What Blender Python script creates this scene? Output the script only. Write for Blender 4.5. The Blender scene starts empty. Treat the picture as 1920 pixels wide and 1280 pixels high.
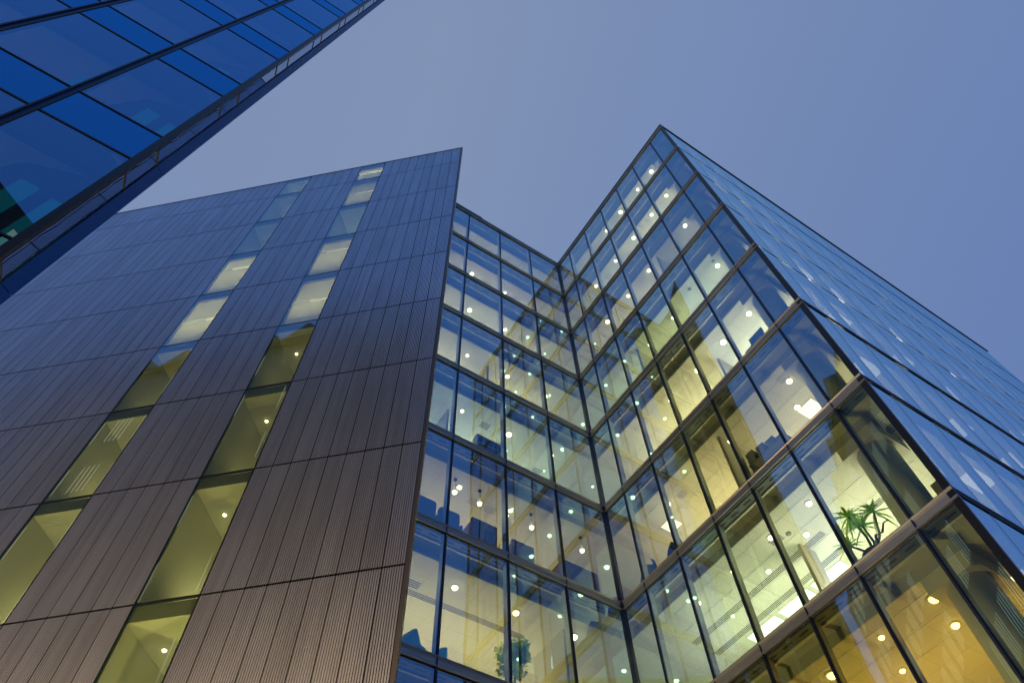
import bpy, math, random
from mathutils import Vector, Matrix
rnd = random.Random(7)
S = bpy.context.scene

# ------------------------------------------------------------------ camera
EYE = 1.6
pitch, roll = 1.0424, -0.0470
R_ = Vector((1, 0, 0)); F_ = Vector((0, math.cos(pitch), math.sin(pitch))); U_ = R_.cross(F_)
R2 = math.cos(roll) * R_ + math.sin(roll) * U_
U2 = -math.sin(roll) * R_ + math.cos(roll) * U_
cam = bpy.data.cameras.new('camera'); cam.sensor_width = 36; cam.lens = 36 * 1368.06 / 1920
cam.clip_start = 0.1; cam.clip_end = 3000
co = bpy.data.objects.new('camera', cam); S.collection.objects.link(co)
co.matrix_world = Matrix(((R2.x, U2.x, -F_.x, 0), (R2.y, U2.y, -F_.y, 0), (R2.z, U2.z, -F_.z, EYE), (0, 0, 0, 1)))
S.camera = co

# ------------------------------------------------------------------ sky
W = bpy.data.worlds.new('World'); S.world = W; W.use_nodes = True
nt = W.node_tree; nt.nodes.clear()
def N(t, typ, **k):
    n = t.nodes.new(typ)
    for a, b in k.items(): setattr(n, a, b)
    return n
out = N(nt, 'ShaderNodeOutputWorld'); bg = N(nt, 'ShaderNodeBackground')
sky = N(nt, 'ShaderNodeTexSky'); sky.sky_type = 'NISHITA'; sky.sun_disc = False
sky.sun_elevation = math.radians(4); sky.sun_rotation = math.radians(250)
tc = N(nt, 'ShaderNodeTexCoord')
# clear dusk: lilac near the zenith in the west, bluer towards the east, paler low down
dx = N(nt, 'ShaderNodeVectorMath', operation='DOT_PRODUCT'); dx.inputs[1].default_value = (0.80, 0.25, -0.10)
nt.links.new(tc.outputs['Generated'], dx.inputs[0])
rp = N(nt, 'ShaderNodeValToRGB'); cr = rp.color_ramp
mr = N(nt, 'ShaderNodeMapRange'); mr.inputs['From Min'].default_value = -1; mr.inputs['From Max'].default_value = 1
nt.links.new(dx.outputs['Value'], mr.inputs['Value']); nt.links.new(mr.outputs[0], rp.inputs[0])
cr.elements[0].position = 0.1; cr.elements[0].color = (0.200, 0.280, 0.500, 1)
cr.elements[1].position = 0.86; cr.elements[1].color = (0.118, 0.205, 0.480, 1)
e = cr.elements.new(0.44); e.color = (0.238, 0.318, 0.510, 1)
e = cr.elements.new(0.64); e.color = (0.182, 0.268, 0.500, 1)
mx = N(nt, 'ShaderNodeMix', data_type='RGBA'); mx.inputs['Factor'].default_value = 0.10
sc_ = N(nt, 'ShaderNodeMix', data_type='RGBA', blend_type='MULTIPLY'); sc_.inputs['Factor'].default_value = 1
sc_.inputs['B'].default_value = (0.09, 0.09, 0.09, 1)
sx = N(nt, 'ShaderNodeSeparateXYZ'); nt.links.new(tc.outputs['Generated'], sx.inputs[0])
my = N(nt, 'ShaderNodeMapRange', interpolation_type='SMOOTHSTEP'); my.inputs['From Min'].default_value = 0.12; my.inputs['From Max'].default_value = -0.30
nt.links.new(sx.outputs['Y'], my.inputs['Value'])
ds = N(nt, 'ShaderNodeMix', data_type='RGBA'); ds.inputs['B'].default_value = (0.075, 0.185, 0.480, 1)   # the southern half of the sky is already deep blue
nt.links.new(my.outputs[0], ds.inputs['Factor']); nt.links.new(rp.outputs[0], ds.inputs['A'])
nt.links.new(sky.outputs[0], sc_.inputs['A']); nt.links.new(ds.outputs['Result'], mx.inputs['A']); nt.links.new(sc_.outputs['Result'], mx.inputs['B'])
nt.links.new(mx.outputs['Result'], bg.inputs[0]); bg.inputs[1].default_value = 1.0
nt.links.new(bg.outputs[0], out.inputs[0])
S.view_settings.view_transform = 'Standard'; S.view_settings.look = 'None'
S.view_settings.exposure = 0; S.view_settings.gamma = 1
cy = S.cycles
cy.use_denoising = True; cy.max_bounces = 8; cy.diffuse_bounces = 3; cy.glossy_bounces = 4
cy.transparent_max_bounces = 24; cy.sample_clamp_indirect = 3.0; cy.caustics_reflective = False; cy.caustics_refractive = False
cy.use_light_tree = True

# ------------------------------------------------------------------ materials
MATS = {}
def mat(name, col, rough=0.6, metal=0.0, spec=0.5, noise=0.0, nscale=3.0, bump=0.0, emit=None, es=0):
    if name in MATS: return MATS[name]
    m = bpy.data.materials.new(name); m.use_nodes = True; t = m.node_tree; b = t.nodes['Principled BSDF']
    b.inputs['Base Color'].default_value = (*col, 1); b.inputs['Roughness'].default_value = rough
    b.inputs['Metallic'].default_value = metal; b.inputs['Specular IOR Level'].default_value = spec
    if noise:
        c = N(t, 'ShaderNodeTexCoord'); n = N(t, 'ShaderNodeTexNoise'); n.inputs['Scale'].default_value = nscale
        n.inputs['Detail'].default_value = 5
        t.links.new(c.outputs['Object'], n.inputs['Vector'])
        x = N(t, 'ShaderNodeMix', data_type='RGBA')
        x.inputs['A'].default_value = (*[v * (1 - noise) for v in col], 1); x.inputs['B'].default_value = (*[min(1, v * (1 + noise)) for v in col], 1)
        t.links.new(n.outputs['Fac'], x.inputs['Factor']); t.links.new(x.outputs['Result'], b.inputs['Base Color'])
        if bump:
            bp = N(t, 'ShaderNodeBump'); bp.inputs['Distance'].default_value = bump
            t.links.new(n.outputs['Fac'], bp.inputs['Height']); t.links.new(bp.outputs[0], b.inputs['Normal'])
    if emit:
        b.inputs['Emission Color'].default_value = (*emit, 1); b.inputs['Emission Strength'].default_value = es
    MATS[name] = m; return m
def glass(name, refl, trans, base, wav=0.0, gmax=0.95, wscale=0.5):
    """thin coated pane: mirror-like coating over a tinted see-through body"""
    m = bpy.data.materials.new(name); m.use_nodes = True; t = m.node_tree; t.nodes.clear()
    o = N(t, 'ShaderNodeOutputMaterial'); g = N(t, 'ShaderNodeBsdfGlossy'); tr = N(t, 'ShaderNodeBsdfTransparent'); mxs = N(t, 'ShaderNodeMixShader')
    g.inputs['Roughness'].default_value = 0.0; g.inputs['Color'].default_value = (*refl, 1); tr.inputs['Color'].default_value = (*trans, 1)
    lw = N(t, 'ShaderNodeLayerWeight'); lw.inputs['Blend'].default_value = 0.5
    p = N(t, 'ShaderNodeMath', operation='POWER'); p.inputs[1].default_value = 2.0
    r = N(t, 'ShaderNodeMapRange'); r.inputs['To Min'].default_value = base; r.inputs['To Max'].default_value = gmax
    t.links.new(lw.outputs['Facing'], p.inputs[0]); t.links.new(p.outputs[0], r.inputs['Value']); t.links.new(r.outputs[0], mxs.inputs['Fac'])
    if wav:
        c = N(t, 'ShaderNodeTexCoord'); n = N(t, 'ShaderNodeTexNoise'); n.inputs['Scale'].default_value = wscale; n.inputs['Detail'].default_value = 1.0
        oi = N(t, 'ShaderNodeObjectInfo'); ad = N(t, 'ShaderNodeVectorMath', operation='ADD')
        t.links.new(c.outputs['Object'], ad.inputs[0]); t.links.new(oi.outputs['Random'], ad.inputs[1])
        t.links.new(ad.outputs[0], n.inputs['Vector'])
        bp = N(t, 'ShaderNodeBump'); bp.inputs['Distance'].default_value = wav; bp.inputs['Strength'].default_value = 1
        t.links.new(n.outputs['Fac'], bp.inputs['Height']); t.links.new(bp.outputs[0], g.inputs['Normal'])
    t.links.new(tr.outputs[0], mxs.inputs[1]); t.links.new(g.outputs[0], mxs.inputs[2]); t.links.new(mxs.outputs[0], o.inputs[0])
    MATS[name] = m; return m
def clear(name, col):
    m = bpy.data.materials.new(name); m.use_nodes = True; t = m.node_tree; t.nodes.clear()
    o = N(t, 'ShaderNodeOutputMaterial'); tr = N(t, 'ShaderNodeBsdfTransparent'); tr.inputs['Color'].default_value = (*col, 1)
    t.links.new(tr.outputs[0], o.inputs[0]); MATS[name] = m; return m
G_C = glass('coated_glass', (0.42, 0.74, 1.0), (0.82, 0.90, 0.62), 0.30, wav=0.004)
G_C3 = glass('side_glass', (0.54, 0.83, 1.0), (0.78, 0.82, 0.74), 0.72, wav=0.004)
G_B = glass('strip_window_glass', (0.55, 0.78, 1.0), (0.80, 0.90, 0.58), 0.24, gmax=0.75)
G_A = glass('deep_blue_glass', (0.25, 0.50, 0.80), (0.34, 0.52, 0.56), 0.33, gmax=1.1)
G_AS = glass('spandrel_glass', (0.08, 0.40, 0.78), (0.02, 0.03, 0.05), 0.48, gmax=1.1)
G_AR = glass('return_glass', (0.50, 0.60, 0.75), (0.05, 0.06, 0.08), 0.65, wav=0.0012, wscale=1.2)
CLR = clear('clear_back_face', (0.97, 0.98, 0.97))
M_gask = mat('black_gasket', (0.012, 0.014, 0.02), 0.4)
M_mull = mat('navy_mullion_cap', (0.02, 0.03, 0.07), 0.35, 0.3)
M_fin = mat('light_aluminium', (0.62, 0.62, 0.58), 0.45, 0.2)
M_band = mat('brushed_bronze_band', (0.32, 0.335, 0.35), 0.40, 0.5, noise=0.10, nscale=6)
M_roof = mat('roof_grey', (0.10, 0.11, 0.13), 0.7, noise=0.2)
M_slab = mat('slab_carpet', (0.22, 0.21, 0.20), 0.9)
M_soff = mat('perimeter_soffit', (0.16, 0.18, 0.20), 0.7)
M_slot = mat('vent_slot', (0.02, 0.025, 0.03), 0.7)
M_wall = mat('interior_wall', (0.74, 0.70, 0.62), 0.8, noise=0.04)
M_col = mat('round_column_paint', (0.76, 0.76, 0.70), 0.55)
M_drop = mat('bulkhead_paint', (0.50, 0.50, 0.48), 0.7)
M_blk = mat('black_frame', (0.010, 0.010, 0.012), 0.35)
M_lamp = mat('lamp_lens', (1, 1, 1), 0.4, emit=(1.0, 0.86, 0.56), es=11.0)
M_lampw = mat('lamp_lens_amber', (1, 1, 1), 0.4, emit=(1.0, 0.66, 0.22), es=8.0)
M_panel = mat('ceiling_light_panel', (1, 1, 1), 0.4, emit=(1.0, 0.95, 0.86), es=1.7)
M_trim = mat('lamp_trim', (0.7, 0.7, 0.68), 0.4)
def rib_mat():
    m = mat('anodised_ribs', (0.66, 0.64, 0.70), 0.30, 0.72); t = m.node_tree; b = t.nodes['Principled BSDF']
    c = N(t, 'ShaderNodeTexCoord'); mp = N(t, 'ShaderNodeMapping', vector_type='POINT'); mp.inputs['Rotation'].default_value = (0, 0, -3.0005)
    sh = N(t, 'ShaderNodeVectorMath', operation='SUBTRACT'); sh.inputs[1].default_value = (-2.3274, 10.9939, 0.15)
    t.links.new(c.outputs['Object'], sh.inputs[0]); t.links.new(sh.outputs[0], mp.inputs[0])
    dv = N(t, 'ShaderNodeVectorMath', operation='DIVIDE'); dv.inputs[1].default_value = (0.4725, 1000, 3.9)
    fl = N(t, 'ShaderNodeVectorMath', operation='FLOOR'); wn = N(t, 'ShaderNodeTexWhiteNoise')
    t.links.new(mp.outputs[0], dv.inputs[0]); t.links.new(dv.outputs[0], fl.inputs[0]); t.links.new(fl.outputs[0], wn.inputs['Vector'])
    st = N(t, 'ShaderNodeVectorMath', operation='MULTIPLY'); st.inputs[1].default_value = (5.0, 1, 0.35); n = N(t, 'ShaderNodeTexNoise'); n.inputs['Scale'].default_value = 1.0; n.inputs['Detail'].default_value = 6
    t.links.new(mp.outputs[0], st.inputs[0]); t.links.new(st.outputs[0], n.inputs['Vector'])
    a1 = N(t, 'ShaderNodeMapRange'); a1.inputs['To Min'].default_value = 0.88; a1.inputs['To Max'].default_value = 1.06
    a2 = N(t, 'ShaderNodeMapRange'); a2.inputs['From Min'].default_value = 0.3; a2.inputs['From Max'].default_value = 0.7; a2.inputs['To Min'].default_value = 0.84; a2.inputs['To Max'].default_value = 1.06
    mu = N(t, 'ShaderNodeMath', operation='MULTIPLY'); cm = N(t, 'ShaderNodeMix', data_type='RGBA', blend_type='MULTIPLY'); cm.inputs['Factor'].default_value = 1; cm.inputs['A'].default_value = (0.92, 0.90, 1.0, 1)
    t.links.new(wn.outputs['Value'], a1.inputs['Value']); t.links.new(n.outputs['Fac'], a2.inputs['Value']); t.links.new(a1.outputs[0], mu.inputs[0]); t.links.new(a2.outputs[0], mu.inputs[1])
    t.links.new(mu.outputs[0], cm.inputs['B']); t.links.new(cm.outputs['Result'], b.inputs['Base Color'])
    return m
M_rib = rib_mat()
M_joint = mat('dark_joint', (0.020, 0.014, 0.014), 0.8)
M_Bbody = mat('bronze_body', (0.05, 0.04, 0.035), 0.8)
M_navy = mat('navy_metal', (0.012, 0.085, 0.26), 0.45, 0.3, 0.2)
M_Adk = mat('tower_black_mullion', (0.006, 0.007, 0.012), 0.4)
M_Acl = mat('tower_ceiling', (0.55, 0.52, 0.55), 0.8)
M_Atl = mat('teal_fin', (0.02, 0.35, 0.45), 0.5, emit=(0.0, 0.50, 0.62), es=0.20)  # emission stands in for room light that misses the fins' outer faces
M_rearlit = mat('lit_rear_window', (.2, .18, .1), .3, emit=(1.0, .85, .55), es=.5)
M_Awl = mat('tower_interior', (0.10, 0.11, 0.14), 0.8)
# tiled ceiling
def ceiling_mat():
    m = mat('tiled_ceiling', (0.80, 0.79, 0.74), 0.85); t = m.node_tree; b = t.nodes['Principled BSDF']
    c = N(t, 'ShaderNodeTexCoord'); mp = N(t, 'ShaderNodeMapping'); mp.inputs['Rotation'].default_value = (0, 0, math.radians(-34.9))
    br = N(t, 'ShaderNodeTexBrick'); br.offset = 0; br.inputs['Scale'].default_value = 1.0
    br.inputs['Brick Width'].default_value = 0.72; br.inputs['Row Height'].default_value = 0.72; br.inputs['Mortar Size'].default_value = 0.006
    br.inputs['Color1'].default_value = (0.80, 0.79, 0.74, 1); br.inputs['Color2'].default_value = (0.77, 0.76, 0.71, 1); br.inputs['Mortar'].default_value = (0.60, 0.58, 0.52, 1)
    t.links.new(c.outputs['Object'], mp.inputs[0]); t.links.new(mp.outputs[0], br.inputs['Vector']); t.links.new(br.outputs['Color'], b.inputs['Base Color'])
    return m
M_ceil = ceiling_mat()

def leafmat(name, col, tr):
    m = bpy.data.materials.new(name); m.use_nodes = True; t = m.node_tree; t.nodes.clear()
    o = N(t, 'ShaderNodeOutputMaterial'); a = N(t, 'ShaderNodeBsdfDiffuse'); b = N(t, 'ShaderNodeBsdfTranslucent'); x = N(t, 'ShaderNodeMixShader'); x.inputs['Fac'].default_value = .7
    a.inputs['Color'].default_value = (*col, 1); b.inputs['Color'].default_value = (*tr, 1)
    t.links.new(a.outputs[0], x.inputs[1]); t.links.new(b.outputs[0], x.inputs[2]); t.links.new(x.outputs[0], o.inputs[0]); MATS[name] = m; return m

# ------------------------------------------------------------------ helpers
class MB:
    def __init__(s): s.v = []; s.f = []; s.m = []
    def add(s, vs, fs, mi=0):
        o = len(s.v); s.v += [tuple(p) for p in vs]; s.f += [tuple(o + i for i in f) for f in fs]; s.m += [mi] * len(fs)
    def box(s, fr, s0, s1, d0, d1, z0, z1, mi=0):
        P = [fr.p(a, b, c) for c in (z0, z1) for a, b in ((s0, d0), (s1, d0), (s1, d1), (s0, d1))]
        s.add(P, [(0, 3, 2, 1), (4, 5, 6, 7), (0, 1, 5, 4), (1, 2, 6, 5), (2, 3, 7, 6), (3, 0, 4, 7)], mi)
    def prism(s, poly, z0, z1, mi=0):
        n = len(poly)
        s.add([(x, y, z0) for x, y in poly] + [(x, y, z1) for x, y in poly],
              [tuple(range(n))[::-1], tuple(range(n, 2 * n))] + [(i, (i + 1) % n, n + (i + 1) % n, n + i) for i in range(n)], mi)
    def profile(s, fr, s0, s1, prof, zb, mi=0):
        """prof: (out, z) points extruded along the facade; out is towards the street"""
        n = len(prof)
        s.add([fr.p(s0, -a, zb + b) for a, b in prof] + [fr.p(s1, -a, zb + b) for a, b in prof],
              [tuple(range(n)), tuple(range(2 * n - 1, n - 1, -1))] + [(i, n + i, n + (i + 1) % n, (i + 1) % n) for i in range(n)], mi)
    def lathe(s, c, prof, seg=20, mi=0, cap=True):
        n = len(prof)
        vs = [(c[0] + r * math.cos(2 * math.pi * k / seg), c[1] + r * math.sin(2 * math.pi * k / seg), c[2] + z) for r, z in prof for k in range(seg)]
        fs = [(i * seg + k, i * seg + (k + 1) % seg, (i + 1) * seg + (k + 1) % seg, (i + 1) * seg + k) for i in range(n - 1) for k in range(seg)]
        if cap: fs += [tuple(range(seg))[::-1], tuple((n - 1) * seg + k for k in range(seg))]
        s.add(vs, fs, mi)
    def tube(s, pts, rad, seg=7, mi=0):
        rings = []; o = len(s.v); pts = [Vector(p) for p in pts]
        if not hasattr(rad, '__len__'): rad = [rad] * len(pts)
        for i, p in enumerate(pts):
            d = (pts[min(i + 1, len(pts) - 1)] - pts[max(i - 1, 0)]).normalized()
            a = d.orthogonal().normalized() if i == 0 else (a - d * a.dot(d)).normalized(); b = d.cross(a)
            for k in range(seg):
                t = 2 * math.pi * k / seg; s.v.append(tuple(p + (a * math.cos(t) + b * math.sin(t)) * rad[i]))
        for i in range(len(pts) - 1):
            for k in range(seg):
                s.f.append((o + i * seg + k, o + i * seg + (k + 1) % seg, o + (i + 1) * seg + (k + 1) % seg, o + (i + 1) * seg + k)); s.m.append(mi)
        s.f.append(tuple(o + k for k in range(seg))[::-1]); s.m.append(mi)
        s.f.append(tuple(o + (len(pts) - 1) * seg + k for k in range(seg))); s.m.append(mi)
    def build(s, name, mats, parent=None, smooth=False):
        me = bpy.data.meshes.new(name); me.from_pydata(s.v, [], s.f)
        for m in (mats if isinstance(mats, (list, tuple)) else [mats]): me.materials.append(m)
        me.polygons.foreach_set('material_index', s.m)
        if smooth: me.polygons.foreach_set('use_smooth', [True] * len(me.polygons))
        me.update()
        import bmesh
        bm = bmesh.new(); bm.from_mesh(me); bmesh.ops.recalc_face_normals(bm, faces=bm.faces); bm.to_mesh(me); bm.free()
        o = bpy.data.objects.new(name, me); S.collection.objects.link(o)
        if parent is not None:
            o.parent = parent; o.matrix_parent_inverse = Matrix.Translation(-parent.location)
        return o
class Fr:
    """facade frame: s along the wall, d into the building, z up"""
    def __init__(s, o, u, n): s.o = Vector((o[0], o[1])); s.u = Vector(u).normalized(); s.n = Vector(n).normalized()
    def p(s, a, d, z): q = s.o + s.u * a + s.n * d; return (q.x, q.y, z)
    def xy(s, a, d): q = s.o + s.u * a + s.n * d; return (q.x, q.y)
def empty(name, loc, label, cat, group=None):
    o = bpy.data.objects.new(name, None); S.collection.objects.link(o); o.location = loc; o.empty_display_size = 0.3
    return tag(o, label, cat, group)
def tag(o, label, cat, group=None):
    o['label'] = label; o['category'] = cat
    if group: o['group'] = group
    return o
def inset(poly, ds):
    n = len(poly); L = []
    for i in range(n):
        a, b = Vector(poly[i]), Vector(poly[(i + 1) % n]); d = (b - a).normalized(); nn = Vector((-d.y, d.x)); L.append((a + nn * ds[i], d))
    out = []
    for i in range(n):
        (a, d), (b, e) = L[i - 1], L[i]
        den = d.x * e.y - d.y * e.x; t = ((b - a).x * e.y - (b - a).y * e.x) / den; q = a + d * t; out.append((q.x, q.y))
    return out
def area(name, fr, s0, s1, d, z, w, power, col, up=True, parent=None):
    L = bpy.data.lights.new(name, 'AREA'); L.shape = 'RECTANGLE'; L.size = abs(s1 - s0); L.size_y = w; L.energy = power; L.color = col
    o = bpy.data.objects.new(name, L); S.collection.objects.link(o)
    x = Vector((fr.u.x, fr.u.y, 0)); z_ = Vector((0, 0, -1 if up else 1)); y = z_.cross(x)
    p = Vector(fr.p((s0 + s1) / 2, d, z))
    M = Matrix(((x.x, y.x, z_.x, p.x), (x.y, y.y, z_.y, p.y), (x.z, y.z, z_.z, p.z), (0, 0, 0, 1)))
    o.matrix_world = M
    if parent is not None:
        o.parent = parent; o.matrix_parent_inverse = Matrix.Translation(-parent.location)
    return o

# ------------------------------------------------------------------ ground
def ground():
    m = mat('street_paving', (0.055, 0.055, 0.058), 0.85, noise=0.25, nscale=0.8)
    b = MB(); b.add([(-400, -400, 0), (400, -400, 0), (400, 400, 0), (-400, 400, 0)], [(0, 1, 2, 3)])
    o = b.build('ground', m); o['kind'] = 'structure'
    m = mat('pale_stone_paving', (0.20, 0.19, 0.18), 0.8, noise=0.2, nscale=1.5)
    b = MB(); b.prism([(-4.6, 2.6), (-9, -8), (9, -8), (24, 18.6), (8.0, 9.2), (2.6, 16.8), (-4.5, 11.9), (-24, 14), (-24, 5.5)], 0.004, 0.12)
    o = b.build('pavement', m); o['kind'] = 'structure'
ground()

# ------------------------------------------------------------------ glass office building
LV = [39.02, 35.26, 31.40, 27.49, 23.59, 19.60, 15.70, 11.80, 7.90, 4.00, 0.10]
cin = Vector((2.7731, 17.0465)); cout = Vector((8.0771, 9.5744))
u = Vector((0.82015, 0.57215)); nrm = Vector((-0.57215, 0.82015)); w = (cout - cin).normalized(); m_in = Vector((-w.y, w.x))
F1 = Fr(cin - u * 8.755, u, nrm)          # s=0 is 2 m behind the bronze wall's edge, s=8.755 the inner corner
F2 = Fr(cin, w, m_in)                      # s=0 inner corner, 9.163 outer corner
F3 = Fr(cout, u, nrm)
C3L = 25.5
P0 = F1.xy(0, 0); c3e = F3.xy(C3L + 8, 0)
foot = [P0, tuple(cin), tuple(cout), c3e, F3.xy(C3L + 8, 24), F1.xy(0, 15)]
C = empty('glass_office_building', (cin.x, cin.y, 0), 'lit glass office block with a sharp outer corner, right of the ribbed bronze wall', 'office building')
b1 = [1.2, 3.008, 4.911, 6.812, 8.755]; b1[0] = 1.2
B1 = [0.0, 1.105, 3.008, 4.911, 6.812, 8.755]
B2 = [0.0, 1.034, 2.475, 3.934, 5.323, 6.726, 8.205, 9.163]
B3 = [0.0, 0.93] + [0.93 + 1.43 * k for k in range(1, 23)]; B3 = [x for x in B3 if x < C3L + 7.9] + [C3L + 8]
PROF = [(0, .04), (.05, .04), (.05, .02), (.028, .0), (.010, -.05), (.010, -.14), (.028, -.195), (.055, -.215), (.055, -.235), (0, -.235)]
PROF3 = [(0, .05), (.05, .05), (.05, -.05), (0, -.05)]

def pane(fr, s0, s1, z0, z1, g, name='window_pane', parent=C, gw=0.02, mb=None):
    b = mb or MB()
    P = [fr.p(a, 0.0, c) for a, c in ((s0, z0), (s1, z0), (s1, z1), (s0, z1))]; Q = [fr.p(a, 0.03, c) for a, c in ((s0, z0), (s1, z0), (s1, z1), (s0, z1))]
    b.add(P, [(0, 1, 2, 3)], 0)
    b.add(P + Q, [(4, 7, 6, 5), (0, 4, 5, 1), (1, 5, 6, 2), (2, 6, 7, 3), (3, 7, 4, 0)], 1)
    if gw:
        for a0, a1, c0, c1 in ((s0, s1, z0, z0 + gw), (s0, s1, z1 - gw, z1), (s0, s0 + gw, z0 + gw, z1 - gw), (s1 - gw, s1, z0 + gw, z1 - gw)):
            b.box(fr, a0, a1, -0.006, 0.04, c0, c1, 2)
    if mb is None: return b.build(name, [g, CLR, M_gask], parent)

for k in range(10):
    zt, zb = LV[k] - .25, LV[k + 1] + .05
    if k < 8:
        for i in range(5): pane(F1, B1[i] + .02, B1[i + 1] - .02, zb, zt, G_C)
        for i in range(7): pane(F2, B2[i] + .02, B2[i + 1] - .02, zb, zt, G_C)
    else:
        mb = MB()
        for i in range(5): pane(F1, B1[i] + .02, B1[i + 1] - .02, zb, zt, G_C, mb=mb)
        for i in range(7): pane(F2, B2[i] + .02, B2[i + 1] - .02, zb, zt, G_C, mb=mb)
        mb.build('base_glazing', [G_C, CLR, M_gask], C)
    z3t = LV[k] - .05
    mb = MB()
    for i in range(len(B3) - 1):
        if k == 0 and B3[i] > C3L - 1: continue
        if k in (5, 6) and i < 3: pane(F3, B3[i] + .006, B3[i + 1] - .006, zb, z3t, G_C3, gw=0)
        else: pane(F3, B3[i] + .006, B3[i + 1] - .006, zb, z3t, G_C3, gw=0, mb=mb)
    o = mb.build('side_glazing', [G_C3, CLR, M_gask], C); o['kind'] = 'stuff'
# mullions
def mullion(fr, s, z0, z1, cw=0.035, dep=0.2, name='mullion', out=0.03, fin=True):
    b = MB(); b.box(fr, s - cw / 2, s + cw / 2, -out, 0.045, z0, z1, 0)
    if fin: b.box(fr, s - 0.032, s + 0.032, 0.047, dep, z0, z1, 1)
    b.build(name, [M_mull, M_fin], C)
for s in B1[1:-1]: mullion(F1, s, LV[10], LV[0] - .25, dep=.22)
for s in B2[1:-1]: mullion(F2, s, LV[10], LV[0] - .25, dep=.22)
for s in B3[1:-1]: mullion(F3, s, LV[10], (LV[0] if s < C3L - 1 else LV[1]) - .05, 0.014, out=0.003, fin=s < 12, dep=.16)
# inner corner post: paired posts, and the heavy outer corner frame
b = MB(); b.box(F1, 8.755 - .075, 8.755 - .03, -0.06, 0.06, LV[10], LV[0] - .25); b.box(F2, 0.03, 0.075, -0.06, 0.06, LV[10], LV[0] - .25)
b.box(F1, 8.755 - .03, 8.755 + .02, -0.02, 0.10, LV[10], LV[0] - .25)
b.build('corner_post', M_mull, C)
b = MB(); b.box(F2, 9.163 - .13, 9.163 - .002, -0.02, 0.05, LV[10], LV[0] - .1); b.box(F3, -0.018, 0.05, -0.022, 0.05, LV[10], LV[0] - .1)
b.build('corner_post', M_blk, C)
# floor bands with open joints
for k in range(11):
    for fr, B, s1 in ((F1, B1, 8.755), (F2, B2, 9.163)):
        b = MB()
        for i in range(len(B) - 1):
            a0 = B[i] + .006; a1 = B[i + 1] - .006
            if fr is F1 and i == len(B) - 2: a1 = s1 - .056
            if fr is F2 and i == 0: a0 = 0.0
            if fr is F2 and i == len(B) - 2: a1 = s1 + .02
            b.profile(fr, a0, a1, PROF, LV[k])
        b.build('floor_band', M_band, C)
    b = MB()
    end = C3L if k == 0 else C3L + 8
    b.profile(F3, 0.0, end, [(0, .05), (.03, .05), (.03, .0), (0, -.02)] if k > 4 else [(0, .05), (.012, .05), (.012, .02), (0, .02)], LV[k])
    if k > 4: b.profile(F3, 0.0, end, [(.005, -.09), (.03, -.09), (.03, -.12), (.005, -.12)], LV[k])
    b.build('floor_band', M_mull, C)
# slabs, ceilings, bulkheads
in_soff = inset(foot, [0.05, 0.05, 0.05, .1, .1, .1])
in_a = inset(foot, [0.30, 0.30, 0.09, .1, .1, .1])
in_b = inset(foot, [0.62, 0.62, 0.14, .1, .1, .1])
core = inset(foot, [5.2, 5.2, 5.2, .3, .3, .3])
foot_top = [P0, tuple(cin), tuple(cout), F3.xy(C3L, 0), F3.xy(C3L, 24), F1.xy(0, 15)]   # the top storey stops short: the roof steps down
core_top = inset(foot_top, [5.2, 5.2, 5.2, .3, .3, .3])
for k in range(11):
    z = LV[k]
    b = MB(); b.prism(in_soff if k else inset(foot_top, [.05, .05, .05, .1, .1, .1]), z - .22, z + .04); b.build('floor_slab', M_slab if k else M_roof, C)
    if k < 10:
        if k == 0: A0, A1, A2 = [inset(foot_top, q) for q in ([.05, .05, .05, .1, .1, .1], [.30, .30, .09, .1, .1, .1], [.62, .62, .14, .1, .1, .1])]
        else: A0, A1, A2 = in_soff, in_a, in_b
        b = MB(); b.prism(A0, z - .30, z - .223)
        for fr, s0, s1 in ((F1, 0.2, 8.4), (F2, 0.5, 8.9)):
            s = s0
            while s < s1: b.box(fr, s, s + .26, .13, .19, z - .303, z - .298, 1); s += .48
        b.build('perimeter_soffit', [M_soff, M_slot], C)
        b = MB(); b.prism(A1, z - .345, z - .303); b.build('soffit_trim', M_ceil, C)
        b = MB(); b.prism(A2, z - .62, z - .348)
        b.build('ceiling', M_ceil, C)
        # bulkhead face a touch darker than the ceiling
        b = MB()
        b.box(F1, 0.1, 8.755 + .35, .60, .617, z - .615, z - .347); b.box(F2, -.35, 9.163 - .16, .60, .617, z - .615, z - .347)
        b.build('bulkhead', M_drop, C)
b = MB(); b.prism(core, 0.15, LV[1] - .3); b.prism(core_top, LV[1] + .05, LV[0] - .65); b.build('core_wall', M_wall, C)
b = MB(); b.box(F3, C3L - .1, C3L, .05, 20, LV[1] + .05, LV[0] - .25); b.build('end_wall', M_roof, C)
b = MB(); b.box(Fr(foot[3], (Vector(foot[4]) - Vector(foot[3])), (-u)), 0.1, 23.9, -.0, .15, 0, LV[1]); b.box(Fr(foot[4], Vector(foot[5]) - Vector(foot[4]), -nrm), 0.1, 40, 0, .15, 0, LV[1])
b.box(Fr(foot[5], Vector(foot[0]) - Vector(foot[5]), u), 0.0, 14.9, 0.0, .15, 0, LV[0]); b.build('rear_wall', M_Bbody, C)
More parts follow.
